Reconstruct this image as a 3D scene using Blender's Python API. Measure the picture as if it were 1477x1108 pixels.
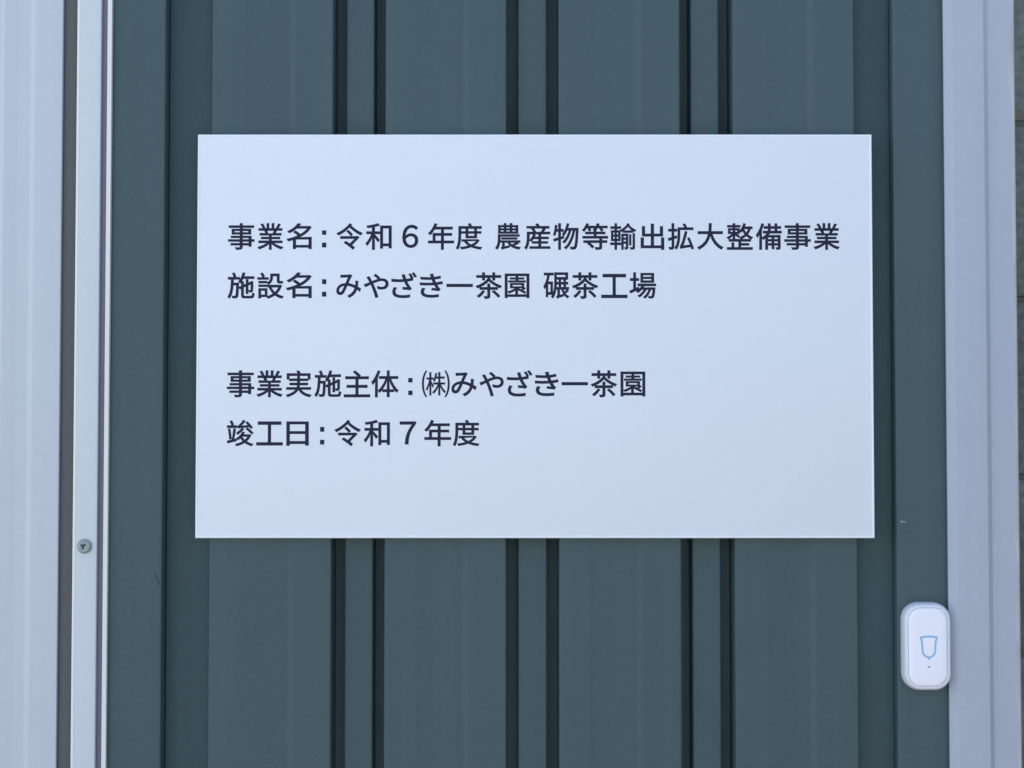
import bpy, bmesh, math, random
from mathutils import Vector

for o in list(bpy.data.objects):
    bpy.data.objects.remove(o)
scene = bpy.context.scene
COL = scene.collection
R = math.radians
random.seed(7)

# ------------------------------------------------------------------ camera
cam_d = bpy.data.cameras.new("camera")
cam = bpy.data.objects.new("camera", cam_d)
COL.objects.link(cam)
cam_d.sensor_width = 36.0
cam_d.lens = 59.155
cam_d.clip_start = 0.05
cam_d.clip_end = 2000.0
cam.location = (0.0, -1.5, 1.5455)
cam.rotation_euler = (R(90 + 2.08), R(0.0), 0.0)
scene.camera = cam

# ------------------------------------------------------------------ light
SUN_EL, SUN_AZ = 50.0, -68.0          # sun stands behind the building, over its left end
world = bpy.data.worlds.new("World")
scene.world = world
world.use_nodes = True
wn = world.node_tree
wn.nodes.clear()
sky = wn.nodes.new("ShaderNodeTexSky")
sky.sky_type = 'NISHITA'
sky.sun_disc = False
sky.sun_elevation = R(SUN_EL)
sky.sun_rotation = R(SUN_AZ)
sky.air_density = 1.0
sky.dust_density = 0.6
sky.ozone_density = 0.6
bg = wn.nodes.new("ShaderNodeBackground")
bg.inputs["Strength"].default_value = 0.10
wo = wn.nodes.new("ShaderNodeOutputWorld")
wn.links.new(sky.outputs[0], bg.inputs[0])
wn.links.new(bg.outputs[0], wo.inputs[0])

sun_d = bpy.data.lights.new("sun", 'SUN')
sun_d.energy = 3.5
sun_d.angle = R(0.5)
sun_d.color = (1.0, 0.95, 0.88)
sun = bpy.data.objects.new("sun", sun_d)
COL.objects.link(sun)
sd = Vector((math.sin(R(SUN_AZ)) * math.cos(R(SUN_EL)), math.cos(R(SUN_AZ)) * math.cos(R(SUN_EL)), math.sin(R(SUN_EL))))
sun.rotation_euler = sd.to_track_quat('Z', 'Y').to_euler()
sun.location = sd * 50

vs = scene.view_settings
vs.view_transform = 'Standard'
vs.look = 'None'
vs.gamma = 1.0
vs.use_curve_mapping = False
vs.exposure = 1.74

# ------------------------------------------------------------------ materials
def mat(name, color, rough=0.5, metallic=0.0, spec=0.5, mottle=0.0, mottle_scale=6.0, speck=0.0, speck_scale=300.0,
        bump=0.0, bump_scale=8.0, fine=0.0, fine_scale=900.0, streak=0.0, rough_var=0.0):
    m = bpy.data.materials.new(name)
    m.use_nodes = True
    nt = m.node_tree
    b = nt.nodes["Principled BSDF"]
    b.inputs["Roughness"].default_value = rough
    b.inputs["Metallic"].default_value = metallic
    b.inputs["Specular IOR Level"].default_value = spec
    tc = nt.nodes.new("ShaderNodeTexCoord")
    L = nt.links.new

    def noise(scale, detail=4.0, stretch=None):
        src = tc.outputs["Object"]
        if stretch:
            mp = nt.nodes.new("ShaderNodeMapping")
            mp.inputs["Scale"].default_value = stretch
            L(src, mp.inputs["Vector"])
            src = mp.outputs["Vector"]
        n = nt.nodes.new("ShaderNodeTexNoise")
        n.inputs["Scale"].default_value = scale
        n.inputs["Detail"].default_value = detail
        L(src, n.inputs["Vector"])
        return n.outputs["Fac"]

    def ramp(src, a, bb, lo, hi):
        mr = nt.nodes.new("ShaderNodeMapRange")
        mr.inputs[1].default_value = a
        mr.inputs[2].default_value = bb
        mr.inputs[3].default_value = lo
        mr.inputs[4].default_value = hi
        L(src, mr.inputs[0])
        return mr.outputs[0]

    factor = None
    def mul(f):
        nonlocal factor
        if factor is None:
            factor = f
        else:
            mm = nt.nodes.new("ShaderNodeMath")
            mm.operation = 'MULTIPLY'
            L(factor, mm.inputs[0]); L(f, mm.inputs[1])
            factor = mm.outputs[0]
    if mottle:
        mul(ramp(noise(mottle_scale), 0.3, 0.7, 1 - mottle, 1 + mottle))
    if speck:
        mul(ramp(noise(speck_scale, 3.0), 0.35, 0.65, 1 - speck, 1 + speck))
    if streak:
        mul(ramp(noise(1.0, 5.0, (45.0, 45.0, 0.7)), 0.3, 0.7, 1 - streak, 1 + streak))
    if factor is not None:
        vm = nt.nodes.new("ShaderNodeVectorMath")
        vm.operation = 'SCALE'
        vm.inputs[0].default_value = color
        L(factor, vm.inputs["Scale"])
        L(vm.outputs[0], b.inputs["Base Color"])
    else:
        b.inputs["Base Color"].default_value = (*color, 1)
    if rough_var:
        L(ramp(noise(14.0), 0.3, 0.7, rough - rough_var, rough + rough_var), b.inputs["Roughness"])
    last = None
    for st, sc, dist in ((bump, bump_scale, 0.004), (fine, fine_scale, 0.0003)):
        if st:
            bp = nt.nodes.new("ShaderNodeBump")
            bp.inputs["Strength"].default_value = st
            bp.inputs["Distance"].default_value = dist
            L(noise(sc, 2.0), bp.inputs["Height"])
            if last:
                L(last, bp.inputs["Normal"])
            last = bp.outputs[0]
    if last:
        L(last, b.inputs["Normal"])
    return m

M = {}
M['green'] = mat("green_coated_steel", (0.065, 0.103, 0.107), rough=0.46, spec=0.28, mottle=0.035, mottle_scale=3.0,
                 speck=0.05, speck_scale=420.0, streak=0.05, bump=0.12, bump_scale=3.5, fine=0.12, rough_var=0.05)
M['green_channel'] = mat("darker_green_channel", (0.043, 0.076, 0.079), rough=0.5, spec=0.28, mottle=0.05, mottle_scale=4.0, speck=0.05, speck_scale=420.0, streak=0.05)  # shade of the recess floors put into the colour as a darker green
M['scuff_pale'] = mat("bare_metal_scuff", (0.22, 0.25, 0.26), rough=0.6)
M['scuff_dark'] = mat("dark_grime", (0.032, 0.048, 0.050), rough=0.8)
M['white_door'] = mat("white_coated_steel", (0.575, 0.585, 0.60), rough=0.38, mottle=0.015, speck=0.012, streak=0.012, bump=0.04, bump_scale=3.0, fine=0.05)
M['white_frame'] = mat("white_coated_aluminium", (0.64, 0.65, 0.65), rough=0.35, mottle=0.015, speck=0.012, streak=0.012, fine=0.05)
M['grey_trim'] = mat("pale_grey_coated_steel", (0.43, 0.45, 0.50), rough=0.4, mottle=0.02, mottle_scale=9.0, speck=0.015, streak=0.03, bump=0.05, bump_scale=5.0, fine=0.06)
M['worn'] = mat("worn_bare_edge", (0.47, 0.465, 0.45), rough=0.6, mottle=0.12, mottle_scale=25.0, streak=0.08)
M['rubber'] = mat("grey_rubber", (0.110, 0.110, 0.104), rough=0.7, speck=0.06, streak=0.10)
M['gasket'] = mat("mauve_grey_gasket", (0.175, 0.15, 0.21), rough=0.6, speck=0.05, streak=0.08)
M['sign'] = mat("white_sign_film", (0.825, 0.825, 0.835), rough=0.38, spec=0.25, mottle=0.008, mottle_scale=7.0, speck=0.006, bump=0.02, bump_scale=5.0, fine=0.03)
M['sign_edge'] = mat("bright_white_edging", (0.94, 0.94, 0.93), rough=0.3)  # bright border of the board, a highlight painted in as whiter colour
M['lip'] = mat("warm_white_lip", (0.86, 0.82, 0.74), rough=0.4, streak=0.02)  # lit edges of the frame painted in as a lighter, warmer white
M['ink'] = mat("blue_black_vinyl", (0.018, 0.015, 0.042), rough=0.6, spec=0.25, mottle=0.05, mottle_scale=40.0)
M['plastic'] = mat("white_plastic", (0.96, 0.90, 0.93), rough=0.28, fine=0.03)
M['case'] = mat("off_white_case_plastic", (0.80, 0.785, 0.81), rough=0.35, mottle=0.02, mottle_scale=60.0, fine=0.04)  # bevel shading put into the case colour, darker than the button
M['plastic_dark'] = mat("lilac_grey_plastic_groove", (0.35, 0.34, 0.45), rough=0.5)
M['blue'] = mat("light_blue_print", (0.29, 0.52, 0.74), rough=0.4)
M['led'] = mat("grey_indicator_lens", (0.22, 0.24, 0.30), rough=0.3)
M['screw'] = mat("dull_zinc", (0.33, 0.37, 0.35), rough=0.55, metallic=0.2, mottle=0.10, mottle_scale=300.0)
M['screw_dark'] = mat("grimy_recess", (0.05, 0.055, 0.055), rough=0.8)
M['concrete'] = mat("weathered_concrete_block", (0.19, 0.19, 0.16), rough=0.9, mottle=0.25, mottle_scale=5.0, speck=0.2, speck_scale=120.0, bump=0.5, bump_scale=60.0)
M['mortar'] = mat("dark_mortar", (0.14, 0.14, 0.12), rough=0.95, speck=0.2, speck_scale=150.0)
M['apron'] = mat("concrete_ground", (0.305, 0.300, 0.297), rough=0.9, mottle=0.12, mottle_scale=0.6, speck=0.12, speck_scale=60.0, bump=0.3, bump_scale=40.0)
M['roof'] = mat("dark_metal_roof", (0.08, 0.09, 0.10), rough=0.5, mottle=0.05)

# ------------------------------------------------------------------ helpers
def link(name, bm, m, parent=None, sharp=30.0, recalc=True):
    if recalc:
        bmesh.ops.recalc_face_normals(bm, faces=bm.faces)
    me = bpy.data.meshes.new(name)
    bm.to_mesh(me)
    bm.free()
    for p in me.polygons:
        p.use_smooth = True
    me.set_sharp_from_angle(angle=R(sharp))
    me.materials.append(m)
    o = bpy.data.objects.new(name, me)
    COL.objects.link(o)
    if parent:
        o.parent = parent
        o.matrix_parent_inverse = parent.matrix_world.inverted()
    return o

def empty(name, loc, label, cat, group=None):
    o = bpy.data.objects.new(name, None)
    o.empty_display_size = 0.1
    o.location = loc
    COL.objects.link(o)
    o['label'] = label
    o['category'] = cat
    if group:
        o['group'] = group
    bpy.context.view_layer.update()
    return o

def box(bm, x0, x1, y0, y1, z0, z1, bev=0.0, seg=2):
    vs_ = [bm.verts.new((x, y, z)) for x in (x0, x1) for y in (y0, y1) for z in (z0, z1)]
    f = [(0, 1, 3, 2), (4, 6, 7, 5), (0, 4, 5, 1), (2, 3, 7, 6), (0, 2, 6, 4), (1, 5, 7, 3)]
    fs = [bm.faces.new([vs_[i] for i in q]) for q in f]
    if bev:
        es = {e for fa in fs for e in fa.edges}
        bmesh.ops.bevel(bm, geom=list(es), offset=bev, segments=seg, affect='EDGES', profile=0.5)

def fillet(pts, seg=4):
    """pts: (x, y, radius) in mm -> polyline with rounded corners."""
    out = []
    for i, (x, y, r) in enumerate(pts):
        p = Vector((x, y))
        if i in (0, len(pts) - 1) or r <= 0:
            out.append(p)
            continue
        a = Vector(pts[i - 1][:2]) - p
        b = Vector(pts[i + 1][:2]) - p
        la, lb = a.length, b.length
        a.normalize(); b.normalize()
        ang = a.angle(b)
        t = min(r / math.tan(ang / 2), la * 0.48, lb * 0.48)
        p0, p1 = p + a * t, p + b * t
        for k in range(seg + 1):
            s = k / seg
            out.append(p0 * (1 - s) ** 2 + p * 2 * s * (1 - s) + p1 * s * s)
    return out

def sheet(bm, pts, z0, z1, seg=4, back=None, zs=None):
    """extrude a plan profile (mm) from z0 to z1 (m); back = y (mm) closes it into a solid."""
    poly = fillet(pts, seg)
    if back is not None:
        poly = poly + [Vector((poly[-1].x, back)), Vector((poly[0].x, back))]
    zz = zs or [z0, z1]
    rows = [[bm.verts.new((p.x / 1000, p.y / 1000, z)) for p in poly] for z in zz]
    n = len(poly)
    for j in range(len(zz) - 1):
        for i in range(n if back is not None else n - 1):
            k = (i + 1) % n
            bm.faces.new((rows[j][i], rows[j][k], rows[j + 1][k], rows[j + 1][i]))
    if back is not None:
        bm.faces.new(rows[0]); bm.faces.new(rows[-1][::-1])

H = 4.30   # eaves height

# ------------------------------------------------------------------ ground
bm = bmesh.new()
bmesh.ops.create_grid(bm, x_segments=1, y_segments=1, size=400.0)
g = link("ground", bm, M['apron'])
g['kind'] = 'structure'
g['label'] = 'grey concrete yard in front of the green building'

# ------------------------------------------------------------------ building
bld = empty("factory_building", (0, 0, 0), "green ribbed metal building with white door frame and pale corner trim", "building")

# --- ribbed cladding: wide pans, each pair parted by two dark slots with a narrow strip between
STRIP, SLOT, PAN, DEEP = 11.0, 35.5, 0.0, 10.5
def slot(a, b, ya, yb):
    """narrow deep groove from x=a (level ya) to x=b (level yb)."""
    return [(a, ya, 2.0), (a + 0.4, SLOT, 0.4), (b - 0.4, SLOT, 0.4), (b, yb, 2.0)]
def bead(x0, x1):
    return [(x0 - 4, PAN, 2), (x0 + 1, PAN + 0.6, 2), (x1 - 2.7, PAN + 3.0, 1.2), (x1 + 2.7, PAN, 1.2)]
prof = [(-269.8, DEEP + 4, 0), (-269.3, PAN, 1.5)]
prof += bead(-236, -197)
for s1, e1, s2, e2, bd in ((-160.5, -149.6, -124.4, -113.5, (-81, -41.5)), (-4.9, 5.3, 31.3, 41.8, (73, 114)), (150.7, 161.4, 186.9, 197.9, (231, 267.5))):
    prof += slot(s1, e1, PAN, STRIP) + slot(s2, e2, STRIP, PAN) + bead(*bd)
prof += [(307.1, PAN, 1.5), (307.6, DEEP + 4, 0)]
bm = bmesh.new()
sheet(bm, prof, 0.06, H, zs=[0.06 + (H - 0.06) * i / 12 for i in range(13)])
# the same sheet goes on beyond the door
prof2 = [(-1560.0, 13.0, 0)]
x = -1570.0
for i in range(30):
    prof2 = slot(x - 36.5, x - 25.6, PAN, STRIP) + slot(x - 10.4, x + 0.0, STRIP, PAN) + prof2
    x -= 155.6
prof2 = [(x, PAN, 0)] + prof2
sheet(bm, prof2, 0.06, H)
link("wall_cladding", bm, M['green'], bld, recalc=False)

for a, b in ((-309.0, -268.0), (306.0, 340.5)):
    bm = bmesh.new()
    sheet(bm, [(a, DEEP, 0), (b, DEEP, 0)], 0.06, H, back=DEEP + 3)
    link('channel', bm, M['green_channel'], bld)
# --- green flat flashings either side of the ribbed panel
bm = bmesh.new()
sheet(bm, [(-357.4, 10, 0), (-357.4, -4.0, 1.5), (-310.3, -4.0, 1.8), (-309.9, 10.0, 0)], 0.06, H, back=16.0)
link("flashing", bm, M['green'], bld)
bm = bmesh.new()
sheet(bm, [(341.0, 10, 0), (341.3, -2.0, 2.0), (387.4, -2.0, 1.0), (387.4, 10, 0)], 0.06, H, back=16.0)
link("flashing", bm, M['green'], bld)

# --- pale grey corner trim with a shallow V groove
bm = bmesh.new()
sheet(bm, [(387.6, 6, 0), (385.6, -7.0, 0.6), (392.8, -12.0, 0.8), (420.2, -12.0, 0.5), (424.6, -8.8, 0.5),
           (448.4, -8.8, 2.0), (449.6, 60.0, 0)], 0.04, H, back=60.0, seg=5,
      zs=[0.04 + (H - 0.04) * i / 20 for i in range(21)])
trim = link("corner_trim", bm, M['grey_trim'], bld)
bm = bmesh.new()
prev = None
zz_ = 0.3
while zz_ < 2.8:
    wd = random.uniform(1.6, 3.4) + (2.2 if 1.88 < zz_ < 1.93 or 1.45 < zz_ < 1.50 else 0.0)
    rowv = [bm.verts.new((x / 1000, y / 1000, zz_)) for x, y in ((448.0 - wd, -8.86), (447.6, -8.9), (448.75, -8.2), (448.95, -6.0))]
    if prev:
        for i in range(3):
            bm.faces.new((prev[i], prev[i + 1], rowv[i + 1], rowv[i]))
    prev = rowv
    zz_ += random.uniform(0.008, 0.03)
link("worn_edge", bm, M['worn'], trim, sharp=60)

# --- door frame: strip, gasket, highlight painted into the outer lip
DZ = 2.35
bm = bmesh.new()
sheet(bm, [(-387.6, 6, 0), (-387.4, -12.0, 1.4), (-366.3, -12.0, 1.0), (-366.2, -4.0, 0), (-361.8, -4.0, 0), (-361.8, 10, 0)], 0.0, DZ, back=14.0, seg=5)
# header and the jamb on the far side of the door
box(bm, -1.49, -0.3578, -0.013, 0.014, DZ, DZ + 0.05, 0.001)
box(bm, -1.49, -1.455, -0.013, 0.014, 0.0, DZ, 0.001)
frame = link("door_frame", bm, M['white_frame'], bld)
bm = bmesh.new()
sheet(bm, [(-361.7, 10, 0), (-361.6, -8.6, 0.5), (-357.6, -8.6, 0.3), (-357.8, 10, 0)], 0.0, DZ, back=14.0, seg=5)
link('edge_strip', bm, M['lip'], frame)
bm = bmesh.new()
sheet(bm, [(-387.6, -11.0, 0), (-387.5, -12.3, 0.4), (-385.4, -12.3, 0.3), (-385.3, -11.9, 0)], 0.0, DZ, back=-10.9)
link('edge_strip', bm, M['lip'], frame)  # painted highlight along the strip's left edge
bm = bmesh.new()
sheet(bm, [(-366.15, -3.8, 0), (-366.1, -8.0, 0.6), (-364.0, -8.4, 1.5), (-361.8, -8.0, 0.5), (-361.75, -3.8, 0)], 0.0, DZ, back=-4.0, seg=4)
link("gasket", bm, M['gasket'], frame)
bm = bmesh.new()
sheet(bm, [(-400.2, 6, 0), (-399.8, -8.5, 1), (-393.0, -9.0, 3), (-387.9, -8.0, 0.5), (-387.8, 6, 0)], 0.0, DZ, back=8.0, seg=4)
link("rubber_seal", bm, M['rubber'], frame)

# --- white sliding door leaf with pressed beads
bm = bmesh.new()
dp = [(-1454.0, -12.0, 0.0)]
xx = -1400.0
while xx < -460:
    dp += [(xx, -12.0, 1), (xx + 1.5, -13.0, 1.0), (xx + 4.5, -13.0, 1.0), (xx + 6, -12.0, 1)]
    xx += 26.0 if int((xx + 1400) / 26) % 2 == 0 else 70.0
dp = [p for p in dp if p[0] < -458]
dp += [(-456.4, -9.5, 1), (-452.4, -12.0, 1), (-440.0, -10.5, 2), (-429.6, -10.2, 0.8), (-424.6, -12.6, 0.8),
       (-400.5, -12.0, 0.6), (-400.3, 6, 0)]
sheet(bm, dp, 0.02, DZ - 0.004, back=8.0)
door = link("door", bm, M['white_door'], bld)

# --- pan-head screw on the frame
def lathe(bm, prof_, cx, cy, cz, n=32):
    rows = []
    for r, y in prof_:
        if r < 1e-6:
            rows.append([bm.verts.new((cx, cy + y, cz))])
        else:
            rows.append([bm.verts.new((cx + r * math.cos(2 * math.pi * k / n), cy + y, cz + r * math.sin(2 * math.pi * k / n))) for k in range(n)])
    for a, b in zip(rows[:-1], rows[1:]):
        for k in range(n):
            q = (k + 1) % n
            if len(a) == 1:
                bm.faces.new((a[0], b[q], b[k]))
            elif len(b) == 1:
                bm.faces.new((a[k], a[q], b[0]))
            else:
                bm.faces.new((a[k], a[q], b[q], b[k]))
SX, SZ, SY = -0.3768, 1.4564, -0.0121
bm = bmesh.new()
pr = [(0.0056, 0.0), (0.0064, -0.0004), (0.0064, -0.0012), (0.0060, -0.0023), (0.0052, -0.0032), (0.0046, -0.0035), (0.0036, -0.0035), (0.0030, -0.0033), (0.0, -0.0031)]
lathe(bm, pr, SX, SY, SZ)
scr = link("screw", bm, M['screw'], frame, sharp=50)
bm = bmesh.new()
for k, ln in ((32, 0.0028), (155, 0.0024), (268, 0.0034)):     # worn, dirt-filled recess: three arms still read
    a = R(k)
    c, s = math.cos(a), math.sin(a)
    w0, w1 = 0.0011, 0.0005
    q = [(0, -w0), (ln, -w1), (ln, w1), (0, w0)]
    vv = []
    for yy in (-0.0036, -0.0028):
        vv.append([bm.verts.new((SX - 0.0007 + px_ * c - pz_ * s, SY + yy + 0.0002 * (k / 268), SZ + 0.0004 + px_ * s + pz_ * c)) for px_, pz_ in q])
    bm.faces.new(vv[0]); bm.faces.new(vv[1][::-1])
    for i in range(4):
        bm.faces.new((vv[0][i], vv[0][(i + 1) % 4], vv[1][(i + 1) % 4], vv[1][i]))
link("screw_recess", bm, M['screw_dark'], frame)

# --- the rest of the building: side and back walls, roof
bm = bmesh.new()
box(bm, 0.40, 0.4490, 0.0605, 8.0, 0.0, H)
box(bm, -6.2, 0.4, 7.95, 8.0, 0.0, H)
box(bm, -6.25, -6.2, 0.02, 8.0, 0.0, H)
box(bm, -6.2, 0.40, 0.05, 0.06, 0.0, H)
link("wall", bm, M['green'], bld)
bm = bmesh.new()
box(bm, -6.5, 0.65, -0.28, 8.3, H, H + 0.12, 0.01)
link("roof", bm, M['roof'], bld)

# ------------------------------------------------------------------ block wall past the corner
bm = bmesh.new()
bz, row = 0.0, 0
JOINT = 1.7147           # one bed joint is seen beside the trim
z0 = JOINT - 8 * 0.2055
rows = []
z = z0 - 0.2055
while z < 2.3:
    xs = 0.462 - (0.0 if row % 2 else 0.2)
    while xs < 4.2:
        a, b = max(xs + 0.005, 0.462), xs + 0.395
        if b - a > 0.03:
            dy = random.uniform(-0.003, 0.003)
            box(bm, a, b, 0.45 + dy, 0.55, max(z + 0.003, 0.0), z + 0.2025, 0.004, 2)
        xs += 0.40
    z += 0.2055
    row += 1
# unseen return of the wall, added to cut the light from the right
z, row = z0 - 0.2055, 0
while z < 2.3:
    ys = 0.446 - (0.2 if row % 2 else 0.0)
    ye = 0.446
    while ye > -5.0:
        box(bm, 2.3 + random.uniform(-0.003, 0.003), 2.4, max(ys - 0.395, -5.2), ye, max(z + 0.003, 0.0), z + 0.2025, 0.004, 2)
        ye = ys - 0.401
        ys = ye - 0.005
    z += 0.2055
    row += 1
bw = link("block_wall", bm, M['concrete'])
bw['label'] = 'weathered grey concrete block wall seen past the pale corner trim'
bw['category'] = 'wall'
bm = bmesh.new()
box(bm, 0.458, 4.2, 0.4525, 0.548, 0.0, z - 0.02)
box(bm, 2.3045, 2.398, -5.1, 0.44, 0.0, z - 0.02)  # mortar core of the added return
link("mortar", bm, M['mortar'], bw)

# ------------------------------------------------------------------ sign board
sg = empty("sign_board", (0.0203, -0.0035, 1.4636), "flat white rectangular sign board with four lines of dark lettering on the green ribs", "sign")
bm = bmesh.new()
box(bm, -0.2797, 0.3203, -0.0090, -0.0012, 1.4636, 1.8220, 0.0011, 3)
link("board", bm, M['sign'], sg)
bm = bmesh.new()
RW = 0.0016
X0, X1, Z0, Z1 = -0.2797, 0.3203, 1.4636, 1.8220
ring = lambda i, y: [bm.verts.new(c) for c in ((X0 + i, y, Z0 + i), (X1 - i, y, Z0 + i), (X1 - i, y, Z1 - i), (X0 + i, y, Z1 - i))]
loops = [ring(-0.0003, -0.0060), ring(-0.0003, -0.0086), ring(0.0004, -0.0094), ring(RW - 0.0003, -0.0094), ring(RW, -0.0089)]
for a, b in zip(loops[:-1], loops[1:]):
    for k in range(4):
        bm.faces.new((a[k], a[(k + 1) % 4], b[(k + 1) % 4], b[k]))
link("rim", bm, M['sign_edge'], sg)

LINES = [
 ([('事',-252.5,-229.0),('業',-226.6,-203.2),('名',-200.7,-178.1),('令',-156.3,-132.6),('和',-130.4,-107.0),('６',-97.7,-83.3),('年',-74.9,-51.5),('度',-50.0,-26.2),('農',-15.1,8.1),('産',10.8,34.2),('物',36.4,59.3),('等',62.0,85.4),('輸',87.3,110.7),('出',114.4,135.4),('拡',138.5,161.9),('大',164.4,188.2),('整',190.6,214.6),('備',216.8,240.0),('事',242.1,265.8),('業',268.0,291.7)],
  1719.0, 1742.9, (-169.0, -165.2), (1736.4, 1732.4, 1725.5, 1721.2)),
 ([('施',-252.9,-228.6),('設',-226.4,-202.6),('名',-201.1,-177.9),('み',-156.2,-134.0),('や',-131.8,-109.6),('ざ',-107.2,-84.5),('き',-82.0,-61.3),('一',-58.3,-34.8),('茶',-32.6,-8.6),('園',-6.5,15.5),('碾',27.8,51.1),('茶',53.1,76.8),('工',79.2,102.6),('場',104.2,128.1)],
  1675.3, 1699.0, (-168.8, -165.0), (1692.8, 1688.4, 1681.7, 1677.3)),
 ([('事',-252.8,-228.5),('業',-226.8,-203.2),('実',-200.7,-177.5),('施',-175.3,-151.3),('主',-149.1,-125.7),('体',-124.9,-100.3),('㈱',-79.9,-55.2),('み',-53.8,-31.2),('や',-29.0,-7.3),('ざ',-4.6,18.1),('き',20.2,41.2),('一',44.0,67.3),('茶',69.7,93.4),('園',96.2,118.2)],
  1587.8, 1611.8, (-92.0, -88.2), (1605.0, 1601.0, 1593.8, 1589.8)),
 ([('竣',-252.7,-228.7),('工',-226.5,-203.0),('日',-199.9,-180.0),('令',-157.5,-133.7),('和',-131.4,-108.1),('７',-99.5,-84.9),('年',-77.9,-53.9),('度',-52.5,-28.6)],
  1544.4, 1567.9, (-170.0, -166.3), (1561.6, 1557.3, 1550.2, 1546.0)),
]
INSET = {'み': (.07, .035), 'や': (.055, .03), 'ざ': (-.005, .03), 'き': (.05, .045), '工': (.06, .03), '日': (.06, .02), '名': (0, .03),
         '園': (.045, .03), '６': (.06, .07), '７': (.06, .07), '出': (.02, .0)}
_cache = {}
def glyph(ch):
    if ch not in _cache:
        cu = bpy.data.curves.new("glyph", 'FONT')
        cu.body = ch
        cu.size = 1.0
        cu.resolution_u = 4
        cu.fill_mode = 'FRONT'
        o = bpy.data.objects.new("glyph", cu)
        COL.objects.link(o)
        bpy.context.view_layer.update()
        dg = bpy.context.evaluated_depsgraph_get()
        me = bpy.data.meshes.new_from_object(o.evaluated_get(dg))
        bg_ = bmesh.new()
        bg_.from_mesh(me)
        bmesh.ops.remove_doubles(bg_, verts=bg_.verts, dist=1e-4)
        w = 0.005 if ch == '㈱' else 0.0155
        move = {}
        for e in bg_.edges:                      # push every outline vertex outwards for a medium stroke
            if len(e.link_faces) != 1:
                continue
            p, q = e.verts[0].co, e.verts[1].co
            n = Vector((q.y - p.y, p.x - q.x, 0)).normalized()
            c = e.link_faces[0].calc_center_median()
            if n.dot(c - p) > 0:
                n = -n
            for v in e.verts:
                move.setdefault(v, []).append(n)
        for v, ns in move.items():
            m_ = sum(ns, Vector()).normalized()
            v.co += m_ * (w / max(0.5, m_.dot(ns[0])))
        ex = bmesh.ops.extrude_face_region(bg_, geom=list(bg_.faces))
        for v in ex['geom']:
            if isinstance(v, bmesh.types.BMVert):
                v.co.z += 0.004
        bg_.verts.index_update()
        vs_ = [tuple(v.co) for v in bg_.verts]
        fs = [tuple(v.index for v in f.verts) for f in bg_.faces]
        bg_.free()
        bpy.data.objects.remove(o)
        bpy.data.curves.remove(cu)
        bpy.data.meshes.remove(me)
        _cache[ch] = (vs_, fs)
    return _cache[ch]

FRONT = -0.0090
for chars, zb, zt, dx, dz in LINES:
    bm = bmesh.new()
    for ch, a, b in chars:
        vs_, fs = glyph(ch)
        x0, x1 = min(v[0] for v in vs_), max(v[0] for v in vs_)
        y0, y1 = min(v[1] for v in vs_), max(v[1] for v in vs_)
        sx = (b - a) / (x1 - x0)
        hgt = zt - zb
        if ch == '一':
            t, u = zb + hgt * 0.565, zb + hgt * 0.445
        else:
            it, ib = INSET.get(ch, (0, 0))
            t, u = zt - hgt * it, zb + hgt * ib
        sy = (t - u) / (y1 - y0)
        nv = [bm.verts.new(((a + (v[0] - x0) * sx) / 1000, FRONT - 0.00006 - (v[2] * 0.018), (u + (v[1] - y0) * sy) / 1000)) for v in vs_]
        for f in fs:
            try:
                bm.faces.new([nv[i] for i in f])
            except ValueError:
                pass
    for p, q in ((dz[0], dz[1]), (dz[2], dz[3])):
        box(bm, dx[0] / 1000, dx[1] / 1000, FRONT - 0.00013, FRONT + 0.0001, q / 1000, p / 1000)
    link("lettering", bm, M['ink'], sg, recalc=False)

# ------------------------------------------------------------------ wireless door bell
BX, BZ = 0.3650, 1.3678
bell = empty("doorbell", (BX, -0.002, BZ - 0.039), "small rounded white doorbell button with blue bell outline on the green flashing", "doorbell")

def rrect(hw, hh, r, n=10):
    pts = []
    for cx, cz, a0 in ((hw - r, hh - r, 0), (-(hw - r), hh - r, 90), (-(hw - r), -(hh - r), 180), (hw - r, -(hh - r), 270)):
        for k in range(n + 1):
            a = R(a0 + 90 * k / n)
            pts.append((cx + r * math.cos(a), cz + r * math.sin(a)))
    return pts
def loft(bm, levels, cx, cz, cap=True):
    rows = [[bm.verts.new((cx + x, y, cz + z)) for x, z in rrect(hw, hh, r)] for hw, hh, r, y in levels]
    n = len(rows[0])
    for a, b in zip(rows[:-1], rows[1:]):
        for k in range(n):
            q = (k + 1) % n
            bm.faces.new((a[k], a[q], b[q], b[k]))
    if cap:
        bm.faces.new(rows[-1])
HW, HH, RR = 0.0213, 0.0385, 0.0150
bm = bmesh.new()
lv = [(HW - .0006, HH - .0006, RR, -0.0021), (HW, HH, RR, -0.0040), (HW, HH, RR, -0.0080)]
for k in range(1, 8):
    a = R(90 * k / 7)
    ins = 0.0032 * (1 - math.cos(a))
    lv.append((HW - ins, HH - ins, RR - ins * 0.8, -0.0080 - 0.0090 * math.sin(a)))
lv += [(HW - .0038, HH - .0038, RR - .0030, -0.01690), (HW - .0041, HH - .0041, RR - .0033, -0.01610), (HW - .0044, HH - .0044, RR - .0036, -0.01610)]
loft(bm, lv, BX, BZ + 0.0006)
link("case", bm, M['case'], bell, sharp=40)
bm = bmesh.new()
bw_, bh_, br_ = HW - .0044, HH - .0044, RR - .0036
lv = [(bw_ + .0002, bh_ + .0002, br_, -0.01612), (bw_ - .0001, bh_ - .0001, br_, -0.01670), (bw_ - .0006, bh_ - .0006, br_ - .0004, -0.01725), (bw_ - .0016, bh_ - .0016, br_ - .0012, -0.01750), (bw_ - .005, bh_ - .005, br_ - .004, -0.01765)]
loft(bm, lv, BX, BZ + 0.0006)
btn = link("push_button", bm, M['plastic'], bell, sharp=60)
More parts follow.
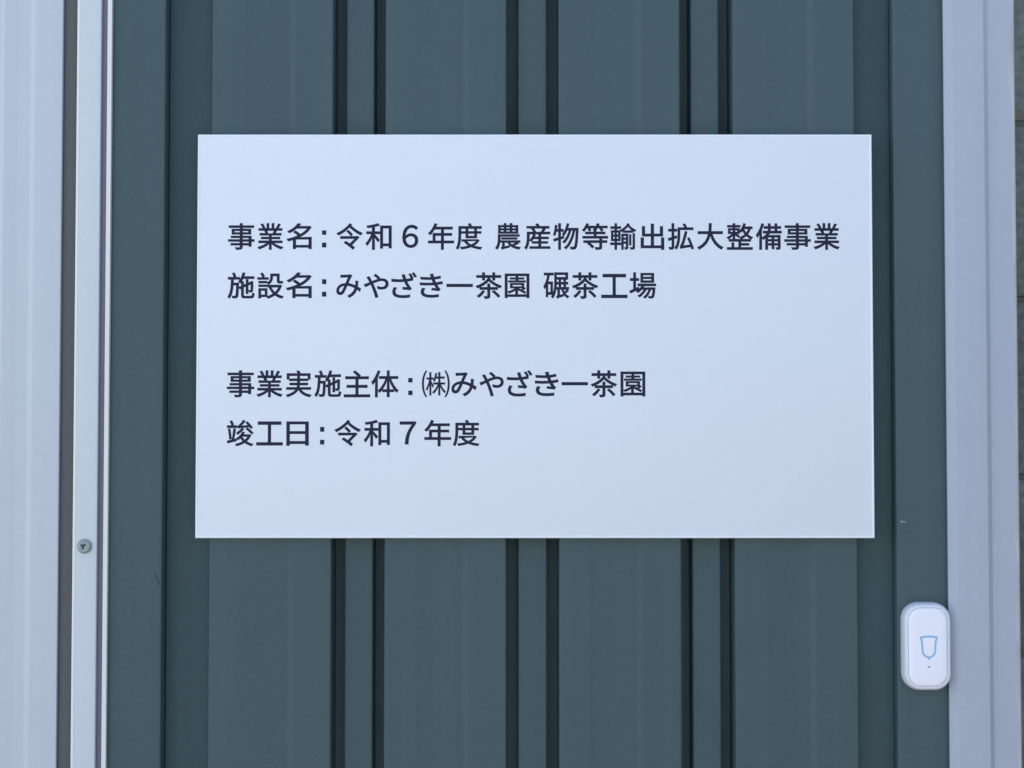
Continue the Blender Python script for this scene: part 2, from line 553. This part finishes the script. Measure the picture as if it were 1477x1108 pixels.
bm = bmesh.new()
loft(bm, [(bw_ + .0006, bh_ + .0006, br_ + .0005, -0.01620), (bw_ + .0006, bh_ + .0006, br_ + .0005, -0.01625), (bw_ - .0004, bh_ - .0004, br_ - .0003, -0.01626)], BX, BZ + 0.0006, cap=False)
link("groove", bm, M['plastic_dark'], bell)

def ribbon(bm, pts, w, y0, y1, cx, cz):
    n = len(pts)
    ins, out = [], []
    for i in range(n):
        p0, p, p1 = Vector(pts[i - 1]), Vector(pts[i]), Vector(pts[(i + 1) % n])
        d0, d1 = (p - p0).normalized(), (p1 - p).normalized()
        nn = Vector((-(d0.y + d1.y), d0.x + d1.x)).normalized()
        k = w / 2 / max(0.45, nn.dot(Vector((-d0.y, d0.x))))
        ins.append(p + nn * k); out.append(p - nn * k)
    V = [[bm.verts.new((cx + q.x, y, cz + q.y)) for q in ring] for y in (y0, y1) for ring in (ins, out)]
    for i in range(n):
        j = (i + 1) % n
        bm.faces.new((V[2][i], V[2][j], V[3][j], V[3][i]))
        bm.faces.new((V[0][i], V[0][j], V[2][j], V[2][i]))
        bm.faces.new((V[1][i], V[3][i], V[3][j], V[1][j]))
IX, IZ = BX + 0.0004, BZ + 0.0005
pp = [(x * 0.94, z) for x, z in [(-7.6, 8.6), (-4.0, 9.3), (0.0, 9.6), (4.0, 9.3), (7.6, 8.6), (6.5, 5.8), (6.1, 1.0), (5.9, -3.2), (5.0, -6.0), (3.0, -7.8), (0.9, -8.5), (0, -9.9), (-0.9, -8.5), (-3.0, -7.8), (-5.0, -6.0), (-5.9, -3.2), (-6.1, 1.0), (-6.5, 5.8)]]
bm = bmesh.new()
ribbon(bm, [(a / 1000, b / 1000) for a, b in pp][::-1], 0.0017, -0.0175, -0.01774, IX, IZ)
link("bell_mark", bm, M['blue'], btn)
bm = bmesh.new()
lathe(bm, [(0.0009, 0.0004), (0.0009, -0.0001), (0.0, -0.0003)], IX + .0001, -0.0176, BZ - 0.0165, 16)
link("indicator", bm, M['led'], btn)

# ------------------------------------------------------------------ small scuffs and grime on the metal
def scuff(pts, y, m):
    bm = bmesh.new()
    a = [bm.verts.new((x / 1000, y, z / 1000)) for x, z in pts]
    b = [bm.verts.new((x / 1000, y + 0.0006, z / 1000)) for x, z in pts]
    bm.faces.new(a); bm.faces.new(b[::-1])
    for i in range(len(a)):
        j = (i + 1) % len(a)
        bm.faces.new((a[i], a[j], b[j], b[i]))
    link("scuff", bm, m, bld)
scuff([(344.0, 1477.6), (345.5, 1478.8), (347.5, 1478.2), (350.2, 1477.8), (350.0, 1476.8), (346.5, 1476.6)], -0.0021, M['scuff_pale'])
scuff([(322.5, 1917.5), (323.6, 1918.3), (325.2, 1917.6), (325.0, 1915.8), (323.4, 1915.5)], DEEP / 1000 - 0.0002, M['scuff_dark'])
scuff([(-317.5, 1432.0), (-316.6, 1432.2), (-313.0, 1426.0), (-312.0, 1420.5), (-312.8, 1420.4), (-314.0, 1425.6)], -0.0041, M['scuff_dark'])
